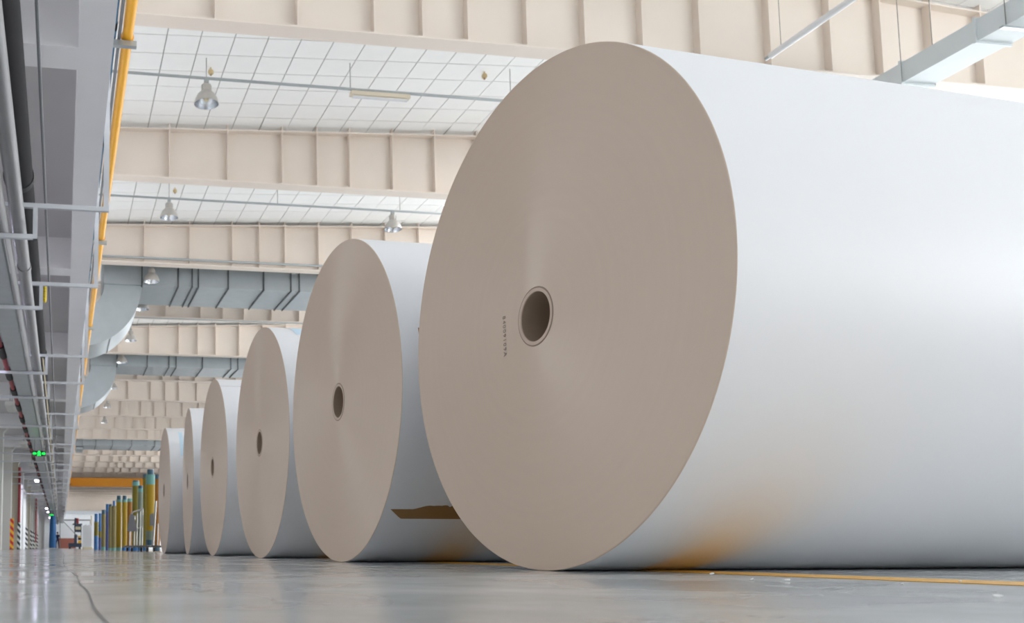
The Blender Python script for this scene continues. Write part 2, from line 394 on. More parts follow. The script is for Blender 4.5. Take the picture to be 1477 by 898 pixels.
# ------------------------------------------------------------------ paper rolls
RD = 0.75; CO, CI = 0.085, 0.0735
ROLLS = [(1.385, 2.5393, -.093, 1.86, 'giant white paper roll nearest the camera, with stamped number beside its core'),
         (1.2845, 4.2037, -.0408, 1.7, 'second white paper roll in the row, with torn brown tape low on its side'),
         (1.2777, 5.9417, -.0187, 1.7, 'third white paper roll in the row, with pale blue tape on top'),
         (1.2717, 7.8269, .0074, 1.7, 'fourth white paper roll in the row, with a straight seam across its top'),
         (1.2812, 9.4814, .0605, 1.7, 'fifth white paper roll, narrow sliver between the fourth and the last roll'),
         (1.2151, 11.1019, .0151, 1.7, 'farthest white paper roll, standing beside the trolley of tubes')]
NS = 192
def ringpts(x, r): return [(x, r * math.cos(2 * math.pi * k / NS), RD + r * math.sin(2 * math.pi * k / NS)) for k in range(NS)]
def rings(lst):
    bd = B()
    for x, r in lst: bd.v += ringpts(x, r)
    for j in range(len(lst) - 1): bd.ring_faces(j * NS, (j + 1) * NS, NS)
    return bd
def patch(name, m, root, x0, x1, a0, a1, top=None, bot=None, n=24, off=0.0012):
    # strip lying on the roll; angles measured from the camera side, upward
    bd = B(); cols = []
    na = 8
    for i in range(n + 1):
        t = i / n; x = x0 + (x1 - x0) * t
        lo = a0 + (bot(t) if bot else 0); hi = a1 + (top(t) if top else 0); row = []
        for j in range(na + 1):
            an = R_(lo + (hi - lo) * j / na); row.append(len(bd.v)); bd.v.append((x, -(RD + off) * math.cos(an), RD + (RD + off) * math.sin(an)))
        cols.append(row)
    for i in range(n):
        for j in range(na): bd.f.append((cols[i][j], cols[i + 1][j], cols[i + 1][j + 1], cols[i][j + 1]))
    return bd.build(name, m, root, smooth=True, shift=False)
rroots = []; first = None
for n, (x, y, th, L, lab) in enumerate(ROLLS):
    root = thing('paper_roll', lab, 'paper roll', (x, y, 0), -th, 'row of giant paper rolls'); rroots.append(root)
    if first is None:
        e = 0.003
        side = rings([(e, RD), (L - e, RD)]).build('wrapped_side', 'paper_side', root, smooth=True, shift=False)
        f1 = rings([(e, RD), (0.0008, RD - 0.0009), (0, RD - e), (0, CO)]).build('end_face', 'paper_face', root, shift=False)
        f2 = rings([(L - e, RD), (L, RD - e), (L, CO)]).build('end_face', 'paper_face', root, shift=False)
        core = rings([(0.0, CO), (-0.0015, CO - 0.001), (-0.0015, CI + 0.001), (0.002, CI)]).build('core', 'core_board', root, shift=False)
        bore = rings([(0.002, CI), (L, CI), (L, CO)]).build('core_bore', 'core_inside', core, smooth=True, shift=False)
        edge = rings([(-0.0006, CO + 0.004), (-0.0018, CO + 0.002), (-0.0018, CO - 0.0005)]).build('core_rim', 'core_edge', core, shift=False)
        first = (side, f1, f2, core, bore, edge)
    else:
        for s in first[:3]: share(s, s.name.split('.')[0], root, (0, 0, 0))
        c = share(core, 'core', root, (0, 0, 0)); share(bore, 'core_bore', c, (0, 0, 0)); share(edge, 'core_rim', c, (0, 0, 0))
# stamped number on the first roll (runs vertically, left of the core)
fc = bpy.data.curves.new('number_stamp', 'FONT'); fc.body = '84009109A'; fc.size = 0.022; fc.extrude = 0.0002; fc.align_x = 'CENTER'; fc.align_y = 'CENTER'; fc.space_character = 1.3
so = bpy.data.objects.new('number_stamp', fc); COL.objects.link(so); fc.materials.append(M['stamp_ink'])
sme = bpy.data.meshes.new_from_object(so.evaluated_get(bpy.context.evaluated_depsgraph_get())); bpy.data.objects.remove(so)
so = bpy.data.objects.new('number_stamp', sme); COL.objects.link(so); so.parent = rroots[0]
from mathutils import Matrix
# text +x runs downward, text +y runs toward +Y(local: away), normal to -x
ux = Vector((0, 0, -1)); uz = Vector((-1, 0, 0)); uy = uz.cross(ux)
so.matrix_local = Matrix(((ux.x, uy.x, uz.x, -0.0012), (ux.y, uy.y, uz.y, 0.165), (ux.z, uy.z, uz.z, 0.727), (0, 0, 0, 1)))
so['label'] = 'grey stamped number'
rnd = random.Random(3); jag = [rnd.uniform(-.35, .35) for _ in range(80)]
def top2(t):
    if t < 0.17: return -1.55 + 0.3 * t
    if t < 0.26: return -1.5 + (t - 0.17) * 16
    return jag[int(t * 48)] * (1.6 if t > 0.36 else 0.3)
tp = patch('kraft_tape', 'kraft_tape', rroots[1], 0.03, 0.62, -48.6, -42.9, top=top2, bot=lambda t: max(0, (0.10 - t)) * 42, n=48); tp['label'] = 'torn brown kraft tape'
patch('kraft_tape', 'kraft_tape', rroots[1], 0.082, 0.30, 3, 14.6)['label'] = 'brown kraft tape patch'
patch('pale_blue_tape', 'pale_blue_tape', rroots[2], 0.145, 0.40, 58, 66, top=lambda t: 12 * (1 - t))['label'] = 'pale blue tape'
patch('paper_seam', 'core_edge', rroots[3], 0.004, 1.6, 57.3, 57.55)
patch('paper_seam', 'core_edge', rroots[0], 0.004, 1.7, 131, 131.2)
patch('pale_blue_tape', 'pale_blue_tape', rroots[5], 0.128, 0.175, 28, 62)['label'] = 'pale blue tape'
for i, (x, y, s, r) in enumerate([(1.557, 2.063, .008, .3), (1.372, 1.702, .007, .9), (1.415, 1.656, .006, 2.1), (1.68, 1.542, .005, .4), (1.456, 1.444, .004, 1.2), (1.218, 1.066, .005, 2.6)]):
    bd = B(); n = 6
    bd.prism([(s * (1 + .4 * math.sin(3.1 * q + i)) * math.cos(q * math.pi / 3), s * .5 + s * .5 * math.sin(q * math.pi / 3)) for q in range(6)], -0.001, 0.001)
    o = bd.build('paper_scrap', 'paper_white'); o.location = (x, y, 0.0015); o.rotation_euler = (R_(60), 0, r)
    tag(o, 'tiny torn white paper scrap on the grey floor before the nearest roll', 'paper scrap', 'paper scraps on the floor')

# ------------------------------------------------------------------ ducts
def seam_ring(bd, x, y0, y1, z0, z1, w=0.035, e=0.03):
    bd.box(x, x + w, y0 - e, y1 + e, z0 - e, z0); bd.box(x, x + w, y0 - e, y1 + e, z1, z1 + e)
    bd.box(x, x + w, y0 - e, y0, z0, z1); bd.box(x, x + w, y1, y1 + e, z0, z1)
def cross_duct(label, y0, y1, z0, z1, xa, seams, elbow=True):
    root = thing('air_duct', label, 'duct', (xa, (y0 + y1) / 2, z0), group='silver ducts across the hall')
    B().box(xa, 20.0, y0, y1, z0, z1).build('trunk', 'duct_metal', root)
    for x in seams:
        bd = B(); seam_ring(bd, x, y0, y1, z0, z1); bd.build('seam', 'duct_seam_shaded', root)
    if elbow:
        cx, cz, ri, ro = XL + 0.01, z0, 0.75, 1.80; n = 18
        out = [(cx + ro * math.cos(R_(-90 * i / n)), cz + ro * math.sin(R_(-90 * i / n))) for i in range(n + 1)]
        inn = [(cx + ri * math.cos(R_(-90 * i / n)), cz + ri * math.sin(R_(-90 * i / n))) for i in range(n + 1)]
        bd = B(); i0 = 0
        for i in range(n + 1):
            for (px, pz) in (out[i], inn[i]):
                bd.v += [(px, y0 + 0.1, pz), (px, y1 - 0.1, pz)]
        for i in range(n):
            a = 4 * i; c = 4 * (i + 1)
            bd.f += [(a, a + 1, c + 1, c), (a + 2, c + 2, c + 3, a + 3), (a, c, c + 2, a + 2), (a + 1, a + 3, c + 3, c + 1)]
        el = bd.build('elbow', 'duct_metal', root, smooth=True)
        for an in (-2, -58):
            bd = B(); c, s = math.cos(R_(an)), math.sin(R_(an)); c2, s2 = math.cos(R_(an - 1.2)), math.sin(R_(an - 1.2))
            q = [(cx + ro * c, cz + ro * s), (cx + (ro + .03) * c, cz + (ro + .03) * s), (cx + (ro + .03) * c2, cz + (ro + .03) * s2), (cx + ro * c2, cz + ro * s2)]
            bd.prism(q, y0 + 0.08, y1 - 0.08); bd.build('elbow_flange', 'duct_metal', el)
    return root
sA = [2.16, 3.2, 3.6, 3.78, 4.65, 5.69, 6.5, 6.75, 7.6, 8.6, 9.6, 10.6]
cross_duct('near silver air duct behind the third roof beam, with curved elbow at its left', 25.85, 28.0, 7.5, 8.5, 1.1, sA)
cross_duct('farther silver air duct behind the fifth roof beam, with curved elbow at its left', 37.75, 39.7, 7.5, 8.5, 1.1, [2.16, 3.4, 4.3, 4.6, 5.7, 6.9, 7.2, 8.1, 9.2])
rt = cross_duct('far silver air duct with bluish shine, low above the rolls and tubes', 67.6, 71.0, 7.5, 8.6, 1.5, [2.4, 3.6, 5.0, 6.7, 7.3, 8.4], elbow=False)
B().box(1.0, 1.5, 67.8, 70.5, 7.2, 8.6).build('riser', 'duct_metal', rt)
B().box(0.98, 1.52, 67.75, 70.55, 7.9, 7.98).build('riser_flange', 'duct_seam_shaded', rt); B().box(0.98, 1.52, 67.75, 70.55, 7.35, 7.43).build('riser_flange', 'duct_seam_shaded', rt)
for x in (3.0, 8.0, 14.0): B().cyl((x, 69.3, 8.6), (x, 69.3, zc(x) + 0.01), 0.015, n=6).build('hanger_rod', 'cable', rt)
# duct at the top right, running down the hall
root = thing('air_duct', 'pale rectangular air duct at the top right above the nearest roll', 'duct', (12.9, 5, 7.3), group=None)
B().box(12.9, 13.45, 2, 12.75, 7.3, 7.62).build('trunk', 'duct_light', root)
for y in (12.15, 10.95, 9.75, 8.5):
    bd = B(); bd.box(12.87, 13.48, y, y + 0.04, 7.27, 7.65); bd.build('seam', 'duct_light', root)
B().box(12.8, 13.6, 10.5, 10.56, 7.24, 7.27).build('hanger_bar', 'galvanised', root)
for y in (12.15, 10.53): 
    for x in (12.88, 13.47): B().cyl((x, y, 7.3), (x, y, zc(x)), 0.006, n=6).build('hanger_rod', 'cable', root)
root = thing('roof_pipe', 'white pipe slanting at the top right, ending above the nearest roll', 'pipe', (11.0, 8, 7.82))
B().cyl((11.02, 2, 7.83), (11.02, 12.62, 7.83), 0.05, n=16).build('pipe', 'white_pipe', root, smooth=True)
B().cyl((11.02, 12.60, 7.83), (11.02, 12.72, 7.83), 0.03, n=12).build('end_plug', 'galvanised', root)
for y in (12.4, 9.0): B().cyl((11.02, y, 7.88), (11.02, y, zc(11)), 0.005, n=6).build('hanger_rod', 'cable', root)

# ------------------------------------------------------------------ conduits and pendant lamps
def conduit(label, y, z, xa, xb, wires, r=0.026):
    root = thing('lamp_conduit', label, 'conduit', (xa, y, z), group='conduits across the hall')
    B().cyl((xa, y, z), (xb, y, z), r, n=10).build('pipe', 'galvanised', root, smooth=True)
    for x in wires: B().cyl((x, y, z + r), (x, y, zc(x)), 0.006, n=6).build('hanger_wire', 'cable', root)
    return root
proto = None
def lamp(label, x, y, z, s=1.0):          # z: rim height
    global proto
    root = thing('pendant_lamp', label, 'lamp', (x, y, z), group='high bay pendant lamps')
    if proto is None:
        outer = [(0.225, 0.0), (0.222, 0.02), (0.205, 0.09), (0.165, 0.17), (0.11, 0.225), (0.08, 0.245)]
        a = B().lathe(outer, (x, y, z), 28).build('shade', 'lamp_shell', root, smooth=True)
        b2 = B().lathe([(r - 0.006, h) for r, h in outer] + [(0.0, 0.243)], (x, y, z), 28).build('reflector', 'lamp_inside', root, smooth=True)
        c = B().lathe([(0.085, 0.24), (0.085, 0.36), (0.06, 0.38), (0.0, 0.38)], (x, y, z), 16)
        for q in range(8):
            an = q * math.pi / 4; c.box(x + .085 * math.cos(an) - .008, x + .085 * math.cos(an) + .008, y + .085 * math.sin(an) - .008, y + .085 * math.sin(an) + .008, z + .245, z + .355)
        c = c.build('ballast_housing', 'lamp_shell', root)
        d = B().lathe([(0.0, 0.05), (0.05, 0.07), (0.062, 0.12), (0.04, 0.19), (0.03, 0.24)], (x, y, z), 16).build('bulb', 'lamp_bulb', root, smooth=True)
        e = B().cyl((x, y, z + .38), (x, y, z + .405), 0.016, n=8).build('hook', 'galvanised', root)
        f = B().box(x - .04, x + .04, y - .035, y + .035, z + .40, z + .463).build('junction_box', 'galvanised', root)
        proto = [a, b2, c, d, e, f]
    else:
        for p in proto: share(p, p.name.split('.')[0], root, (0, 0, 0))
    return root
LX = 2.52
LY = [16.15, 22.1, 28.1, 34.0, 39.9, 45.8, 51.8, 57.7, 63.6]
for k, y in enumerate(LY):
    z = 8.62 if k != 2 else 7.4
    if k not in (2, 4):
        conduit('thin grey conduit carrying lamps in the %s ceiling bay from the camera' % ORD[k], y, z, 0.4, 23.5, [LX, 5.25, 8.45, 11.5])
# rim height = conduit - 0.49
LAMPS = [(LX, 16.15, 8.13, 'large silver pendant lamp nearest the camera, below the first conduit'),
         (LX, 22.1, 8.13, 'second silver pendant lamp from the camera, left of the yellowish sprinkler head'),
         (8.25, 22.1, 8.13, 'silver pendant lamp just above the second paper roll'),
         (2.42, 25.50, 7.50, 'silver pendant lamp in front of the near duct, beside the elbow'),
         (2.40, 28.5, 7.48, 'silver pendant lamp hanging just below the near duct'),
         (2.49, 34.4, 7.80, 'silver pendant lamp between the fourth and fifth roof beams'),
         (2.35, 37.35, 7.55, 'silver pendant lamp beside the farther duct elbow'),
         (2.36, 43.9, 7.60, 'small silver pendant lamp behind the sixth roof beam'),
         (2.42, 50.6, 7.70, 'small silver pendant lamp behind the seventh roof beam'),
         (2.60, 58.0, 7.85, 'tiny far pendant lamp above the far duct')]
for x, y, z, l in LAMPS:
    r = lamp(l, x, y, z)
    top = zc(x)
    if not any(abs(y - q) < 0.01 for q in LY) or z < 8.1:
        B().cyl((x, y, z + .46), (x, y, top), 0.008, n=6).build('suspension_rod', 'cable', r)
# conduits in front of roof beams
conduit('pair-like grey pipe across the third roof beam', 24.72, 7.93, 0.4, 23, [], 0.032)
conduit('thin dark grey pipe below the fourth roof beam', 30.5, 7.72, 0.4, 23, [], 0.02)
root = thing('lamp_batten', 'beige fluorescent batten hung on the first conduit', 'lamp', (5.8, 16.15, 8.5))
B().box(5.25, 6.4, 16.08, 16.22, 8.50, 8.57).build('housing', 'batten', root)
for dy in (-0.03, 0.03): B().cyl((5.29, 16.15 + dy, 8.475), (6.36, 16.15 + dy, 8.475), 0.014, n=8).build('tube', 'white_wrap', root)
for i, (x, y, l) in enumerate([(2.66, 16.5, 'brownish sprinkler head beside the nearest pendant lamp'), (2.7, 22.4, 'brownish sprinkler head beside the second pendant lamp'), (8.0, 16.3, 'yellowish sprinkler head near the top of the nearest roll'), (6.9, 20.9, 'yellowish sprinkler head below the second roof beam')]):
    root = thing('fire_sprinkler', l, 'sprinkler', (x, y, zc(x) - 0.12), group='ceiling sprinkler heads')
    B().lathe([(0, 0), (0.045, 0.0), (0.055, 0.03), (0.045, 0.07), (0.015, 0.09), (0.015, 0.125)], (x, y, zc(x) - 0.12), 14).build('rose', 'sprinkler_beige', root, smooth=True)
    B().lathe([(0, -0.03), (0.02, -0.03), (0.012, 0.0)], (x, y, zc(x) - 0.12), 10).build('deflector', 'core_inside', root)

# ------------------------------------------------------------------ mezzanine services
def long_pipe(name, label, x, z, r, m, y0=1.0, y1=120, n=14, coupl=None, cm=None, cr=1.25, cl=0.08, cat='pipe'):
    root = thing(name, label, cat, (x, y0, z))
    B().cyl((x, y0, z), (x, y1, z), r, n=n).build('pipe', m, root, smooth=True)
    for y in (coupl or []): B().cyl((x, y, z), (x, y + cl, z), r * cr, n=n).build('coupling', cm or m, root, smooth=True)
    return root
yp = long_pipe('gas_pipe', 'bright yellow pipe running along the mezzanine edge', 0.572, 5.0, 0.053, 'yellow_pipe', 0.5, 130)
for y in (8.6, 14.55, 20.45, 26.4, 32.3, 38.2):
    B().box(0.362, 0.66, y, y + 0.06, 4.892, 4.945).build('bracket', 'galvanised', yp)
    B().cyl((0.572, y + .03, 5.0), (0.572, y + .05, 5.0), 0.064, n=14).build('clamp', 'yellow_pipe', yp)
    B().box(0.362, 0.374, y, y + 0.06, 4.87, 5.05).build('bracket_plate', 'galvanised', yp)
long_pipe('conduit', 'thin grey conduit beside the yellow pipe', 0.49, 4.962, 0.016, 'thin_pipe', 0.5, 130, 8)
long_pipe('water_pipe', 'blue pipe tucked along the mezzanine edge beam', 0.44, 4.972, 0.02, 'blue_pipe', 0.5, 130, 10, coupl=[8.35 + 2.6 * i for i in range(20)], cm='dark_lagging', cl=0.12)
long_pipe('thin_pipe', 'thin dark grey pipe below the mezzanine soffit', -0.21, 3.72, 0.014, 'thin_pipe', 0.5, 130, 8)
long_pipe('insulated_pipe', 'thick dark insulated pipe on the upper rack bars', -0.425, 3.442, 0.13, 'dark_lagging', 0.5, 120, 20, coupl=[8.35, 16.2, 24.3, 32], cm='rubber', cr=1.08, cl=0.1)
long_pipe('steel_pipe', 'grey steel pipe lying on the lower rack bars', -0.43, 3.074, 0.067, 'grey_pipe', 0.5, 120, 16, coupl=[4.1 + 5.8 * i for i in range(12)], cr=1.12, cl=0.12)
long_pipe('steel_pipe', 'thinner grey pipe beside the cable tray', -0.545, 3.03, 0.03, 'white_pipe', 0.5, 120, 10)
long_pipe('sprinkler_main', 'red sprinkler pipe with dark fittings above the aisle', -0.93, 3.06, 0.04, 'red_pipe', 0.5, 120, 12, coupl=[2.5 + 1.9 * i for i in range(40)], cm='rubber', cr=1.5, cl=0.8)
long_pipe('cable_conduit', 'pale conduit along the inner end of the rack bars', -0.315, 3.0, 0.012, 'post_beige', 14.5, 120, 8)
tray = thing('cable_tray', 'wide galvanised cable tray over the aisle', 'cable tray', (-0.72, 0.5, 3.0))
B().box(-0.86, -0.60, 0.5, 110, 3.0, 3.008).build('tray_floor', 'galvanised', tray)
for x in (-0.86, -0.603): B().box(x, x + 0.006, 0.5, 110, 3.0, 3.09).build('side_rail', 'galvanised', tray)
for i in range(14): B().cyl((-0.84 + (i % 5) * .05, 0.5, 3.025), (-0.84 + (i % 5) * .05, 110, 3.025 + 0.01 * (i % 3)), 0.011, n=6).build('cable', ['rubber', 'dark_lagging', 'tube_navy'][i % 3], tray)
RY = [8.66, 11.3, 15.6, 18.2, 22.5, 25.1, 29.2, 32.0, 36.3, 39.0, 43, 47, 51, 55, 60, 66, 72, 79, 87, 96]
for i, y in enumerate(RY):
    root = thing('pipe_rack', '%s stepped grey steel pipe rack hanging from the mezzanine, counted from the camera' % ORD[i], 'pipe rack', (0.42, y, 2.96), group='hanging pipe racks')
    zu, zl, s = 3.30, 2.955, 0.042
    B().box(0.358, 0.412, y, y + s, zu, 4.85).build('hanger_post', 'strut', root)
    B().box(-0.60, 0.412, y - 0.001, y + s, zu - s, zu).build('upper_bar', 'strut', root)
    B().box(-0.30, -0.30 + s, y + .001, y + s - .001, zl, zu - s).build('step_post', 'strut', root)
    B().box(-2.3, -0.30 + s, y - 0.002, y + s, zl, zl + s).build('lower_bar', 'strut', root)
    B().box(-2.3, -2.3 + s, y, y + s, zl, 4.45).build('hanger_post', 'strut', root)
root = thing('valve', 'small yellow valve handwheel on the thick dark pipe', 'valve', (-0.3, 12.35, 3.3))
bd = B(); pr = []
for k in range(17):
    an = 2 * math.pi * k / 16; pr.append((-0.255, 12.35 + 0.10 * math.cos(an), 3.44 + 0.10 * math.sin(an)))
bd.tube(pr, 0.022, 8); bd.build('handwheel', 'valve_yellow', root)
B().cyl((-0.294, 12.35, 3.44), (-0.24, 12.35, 3.44), 0.02, n=8).build('stem', 'steel', root)
for a in (0, 60, 120): B().cyl((-0.255, 12.35 + .1 * math.cos(R_(a)), 3.44 + .1 * math.sin(R_(a))), (-0.255, 12.35 - .1 * math.cos(R_(a)), 3.44 - .1 * math.sin(R_(a))), 0.012, n=6).build('spoke', 'valve_yellow', root)
# aisle light fixtures; the nearest is added out of view to brighten the rolls
FXY = [11.0, 14.6, 23.3, 32.0, 40.6, 49.3, 58.0, 66.6, 75.2, 84.0, 92.5, 101, 110]
for i, y in enumerate(FXY):
    lit = i in (0, 1, 5, 9, 10, 12)
    root = thing('aisle_light', ('lit aisle ceiling light %s the left picture edge, above the red pipe' % ('added unseen for the rolls, nearest' if i == 0 else 'second beyond')) if i < 2 else '%s ceiling light in view over the left aisle, %s' % (ORD[i - 2], 'switched on' if lit else 'switched off'), 'light', (-1.3, y, 3.6), group='aisle ceiling lights')
    B().box(-1.42, -1.18, y, y + 1.25, 3.6, 3.68).build('housing', 'fixture', root)
    B().box(-1.38, -1.22, y + .03, y + 1.22, 3.575, 3.6).build('diffuser', 'fixture_lit' if lit else 'fixture', root)
    for yy in (y + .2, y + 1.05): B().cyl((-1.3, yy, 3.68), (-1.3, yy, 4.45), 0.008, n=6).build('hanger_rod', 'cable', root)
def exit_sign(label, x, y, z, wd):
    root = thing('exit_sign', label, 'exit sign', (x, y, z), group='green exit signs')
    h = wd * 0.42
    B().box(x - wd / 2, x + wd / 2, y, y + 0.04, z, z + h).build('case', 'exit_case', root)
    yy = y - 0.012
    def pr(name, poly):
        bd = B(); bd.prism([(x + a * wd, z + h / 2 + c * wd) for a, c in poly], yy, y); bd.build(name, 'exit_green', root)
    pr('arrow', [(-.46, 0), (-.36, .12), (-.36, .05), (-.22, .05), (-.22, -.05), (-.36, -.05), (-.36, -.12)])
    pr('arrow', [(.46, 0), (.36, .12), (.36, .05), (.22, .05), (.22, -.05), (.36, -.05), (.36, -.12)])
    pr('running_figure', [(-.03, .19), (.04, .19), (.04, .12), (.12, .06), (.10, .02), (.04, .06), (.04, -.02), (.13, -.10), (.10, -.17), (.0, -.08), (-.08, -.19), (-.13, -.15), (-.05, -.03), (-.04, .06), (-.11, .0), (-.14, .04), (-.05, .12)])
    for xx in (x - wd * .35, x + wd * .35): B().cyl((xx, y + .02, z + h), (xx, y + .02, 2.955), 0.008, n=6).build('hanger_rod', 'cable', root)
exit_sign('large green glowing exit sign over the aisle, nearest the camera', -0.605, 25.1, 2.50, 0.35)
exit_sign('tiny far green glowing exit sign above the tall blue cover', -0.73, 72.0, 2.5, 0.33)

# ------------------------------------------------------------------ aisle columns
CY0 = 38.45
for j in range(-1, 14):
    y = CY0 + j * BAY; m = 'column_beige' if j in (1, 4, 7) else 'column_paint'
    bd = B(); bd.box(-2.5, -2.0, y - .25, y + .25, 0, 4.0)
    o = bd.build('column_%d' % (j + 2), m)
    B().prism([(-2.5, 4.0), (-2.0, 4.0), (-1.6, 4.45), (-2.5, 4.45)], y - .25, y + .25).build('haunch', m, o); struct(o, '%s concrete column along the left aisle' % ORD[j + 1])
G = [(37.2, 'stripe_red', 'red and yellow striped guard post at the nearest visible column'), (43.4, 'stripe_black', 'first black and white striped guard post beside the red vertical pipe'),
     (53.2, 'stripe_black', 'second black and white striped guard post from the camera'), (61.5, 'stripe_black', 'third black and white striped guard post from the camera'),
     (67.2, 'stripe_black', 'fourth black and white striped guard post from the camera'), (77, 'stripe_black', 'fifth black and white striped guard post from the camera')]
for y, m, l in G:
    x = -1.97; root = thing('guard_post', l, 'guard post', (x, y, 0), group='striped column guards')
    B().box(x, x + 0.14, y, y + 0.14, 0.02, 1.2).build('sleeve', m, root)
    B().box(x - .02, x + 0.16, y - .02, y + .16, 0, 0.03).build('base_plate', 'steel_dark', root)
    B().box(x + .01, x + .13, y + .01, y + .13, 1.2, 1.22).build('cap', m, root)
root = thing('riser_pipe', 'dark red vertical pipe fixed to the beige column', 'pipe', (-1.93, 44.0, 0.85))
B().cyl((-1.93, 44.0, 0.85), (-1.93, 44.0, 3.8), 0.065, n=14).build('pipe', 'red_pipe', root, smooth=True)
for z in (1.2, 2.3, 3.4): B().box(-2.0, -1.86, 43.98, 44.13, z, z + .05).build('clamp', 'steel_dark', root)
root = thing('riser_pipe', 'thin far dark red vertical pipe beside a grey column', 'pipe', (-1.93, 73.65, 0.8))
B().cyl((-1.93, 73.65, 0.5), (-1.93, 73.65, 3.9), 0.06, n=12).build('pipe', 'red_pipe', root, smooth=True)
for z in (1.2, 3.0): B().box(-2.0, -1.86, 73.63, 73.78, z, z + .05).build('clamp', 'steel_dark', root)
root = thing('partition', 'white partition panel between the aisle columns with a small red mark', 'partition', (-2.2, 52, 0))
B().box(-2.4, -2.05, 47.9, 55.8, 0, 3.35).build('panel', 'white_wrap', root)
B().box(-2.4, -2.04, 47.85, 47.9, 0, 3.35).build('edge_post', 'column_paint', root)
B().box(-2.25, -2.15, 47.83, 47.85, 1.9, 2.2).build('red_mark', 'red_pipe', root)
struct(B().box(-4.6, -2.6, 30, 120, 0, 0.16).build('trim_2', 'slab'), 'low grey kerb behind the columns')

# ------------------------------------------------------------------ tubes, trolley
def tube(label, x, y, d, z0, bands):
    # bands: list of (height, material, radius factor); first is the body part name
    root = thing('packing_tube', label, 'tube', (x, y, z0), group='upright tubes beyond the rolls')
    z = z0
    for h, m, f, nm in bands:
        r = d / 2 * f
        B().lathe([(0, z), (r, z), (r, z + h), (0, z + h)], (x, y, 0), 18).build(nm, m, root, smooth=True); z += h
    return root
def px(xp, Y): return (xp - 87.6) * Y / 1344 * 1.0
def at(xp, Y):   # point on the floor line of sight (measured once from the photograph)
    # camera yaw/pitch model
    psi, phi = R_(8.5587), R_(5.2215)
    fw = Vector((math.sin(psi) * math.cos(phi), math.cos(psi) * math.cos(phi), math.sin(phi))); rt = Vector((math.cos(psi), -math.sin(psi), 0)); up = rt.cross(fw)
    d = fw + rt * ((xp - CX) / F_PX) - up * ((789.0 - CY) / F_PX); return d.x / d.y * Y
T = 'body'
def tb(xp, Y, dpx, label, z0, bands): tube(label, round(at(xp, Y), 2), Y, round(dpx * Y / 1344, 3), z0, bands)
tb(138.4, 34.0, 6.2, 'leftmost short tube, blue at both ends and olive between', 0, [(.50, 'tube_blue', 1, 'lower_wrap'), (.50, 'tube_olive', 1, T), (.30, 'tube_blue', .85, 'cap')])
tb(144, 32.5, 4.5, 'narrow blue tube with an olive middle, second from the left', 0, [(.42, 'tube_navy', 1, 'lower_wrap'), (.22, 'tube_olive', 1, T), (.62, 'tube_blue', 1, 'cap')])
tb(149, 30.5, 6.5, 'grey-olive tube with dark teal top beside the deep blue tube', 0, [(.10, 'tube_mint', 1, 'lower_wrap'), (1.06, 'tube_tan', 1, T), (.14, 'tube_cap', .9, 'cap')])
tb(154.5, 28.0, 5.0, 'deep navy blue slender tube', 0, [(1.15, 'tube_navy', 1, T), (.22, 'tube_blue', 1.05, 'cap')])
tb(159, 27.0, 6.0, 'slim tan tube right of the navy tube', 0, [(.06, 'tube_mint', 1, 'lower_wrap'), (1.20, 'tube_tan', 1, T), (.06, 'tube_cap', .8, 'cap')])
tb(164, 25.6, 7.0, 'grey-tan tube with a narrow dark cap', 0, [(.07, 'tube_mint', 1, 'lower_wrap'), (1.14, 'tube_tan', 1, T), (.14, 'tube_blue', .5, 'cap')])
tb(171, 23.4, 8.0, 'left one of the two matching yellow tubes with dark caps', 0, [(.08, 'tube_mint', 1, 'lower_wrap'), (1.13, 'tube_yellow', 1, T), (.06, 'tube_mint', 1, 'band'), (.10, 'tube_cap', .8, 'cap')])
tb(179.3, 23.2, 7.6, 'right one of the two matching yellow tubes with dark caps', 0, [(.08, 'tube_blue', 1, 'lower_wrap'), (1.12, 'tube_yellow', 1, T), (.06, 'tube_mint', 1, 'band'), (.10, 'tube_cap', .8, 'cap')])
tb(186.5, 22.6, 7.0, 'orange-brown tube with mint top right of the yellow pair', 0, [(.10, 'tube_blue', 1, 'lower_wrap'), (1.08, 'tube_brown', 1, T), (.08, 'tube_mint', 1, 'band')])
tb(195.5, 21.0, 10.5, 'tall olive tube with a mint band at its top', 0, [(.1, 'tube_blue', 1, 'lower_wrap'), (1.36, 'tube_olive', 1, T), (.09, 'tube_mint', 1, 'band'), (.03, 'tube_cap', .9, 'cap')])
tb(202, 20.0, 7.5, 'grey-green tube with a dark blue cap', 0, [(.1, 'tube_blue', 1, 'lower_wrap'), (1.16, 'tube_greygreen', 1, T), (.08, 'tube_mint', 1, 'band'), (.06, 'tube_cap', .9, 'cap')])
tb(208.8, 19.4, 7.0, 'dark olive tube hidden behind the tallest yellow tube', 0, [(.1, 'tube_blue', 1, 'lower_wrap'), (1.42, 'tube_olive', 1, T), (.08, 'tube_cap', .9, 'cap')])
tb(216.5, 17.4, 13.0, 'tallest thick yellow tube standing on the trolley', 0.115, [(.10, 'tube_cap', .98, 'base_cap'), (.17, 'tube_greygreen', 1, 'lower_wrap'), (.86, 'tube_yellow', 1, T), (.19, 'tube_mint', 1, 'band'), (.095, 'tube_cap', .75, 'cap')])
tb(226.3, 18.6, 9.0, 'orange-brown tube with dark cap beside the farthest roll', 0, [(.1, 'tube_cap', 1, 'lower_wrap'), (1.34, 'tube_brown', 1, T), (.09, 'tube_cap', .9, 'cap')])

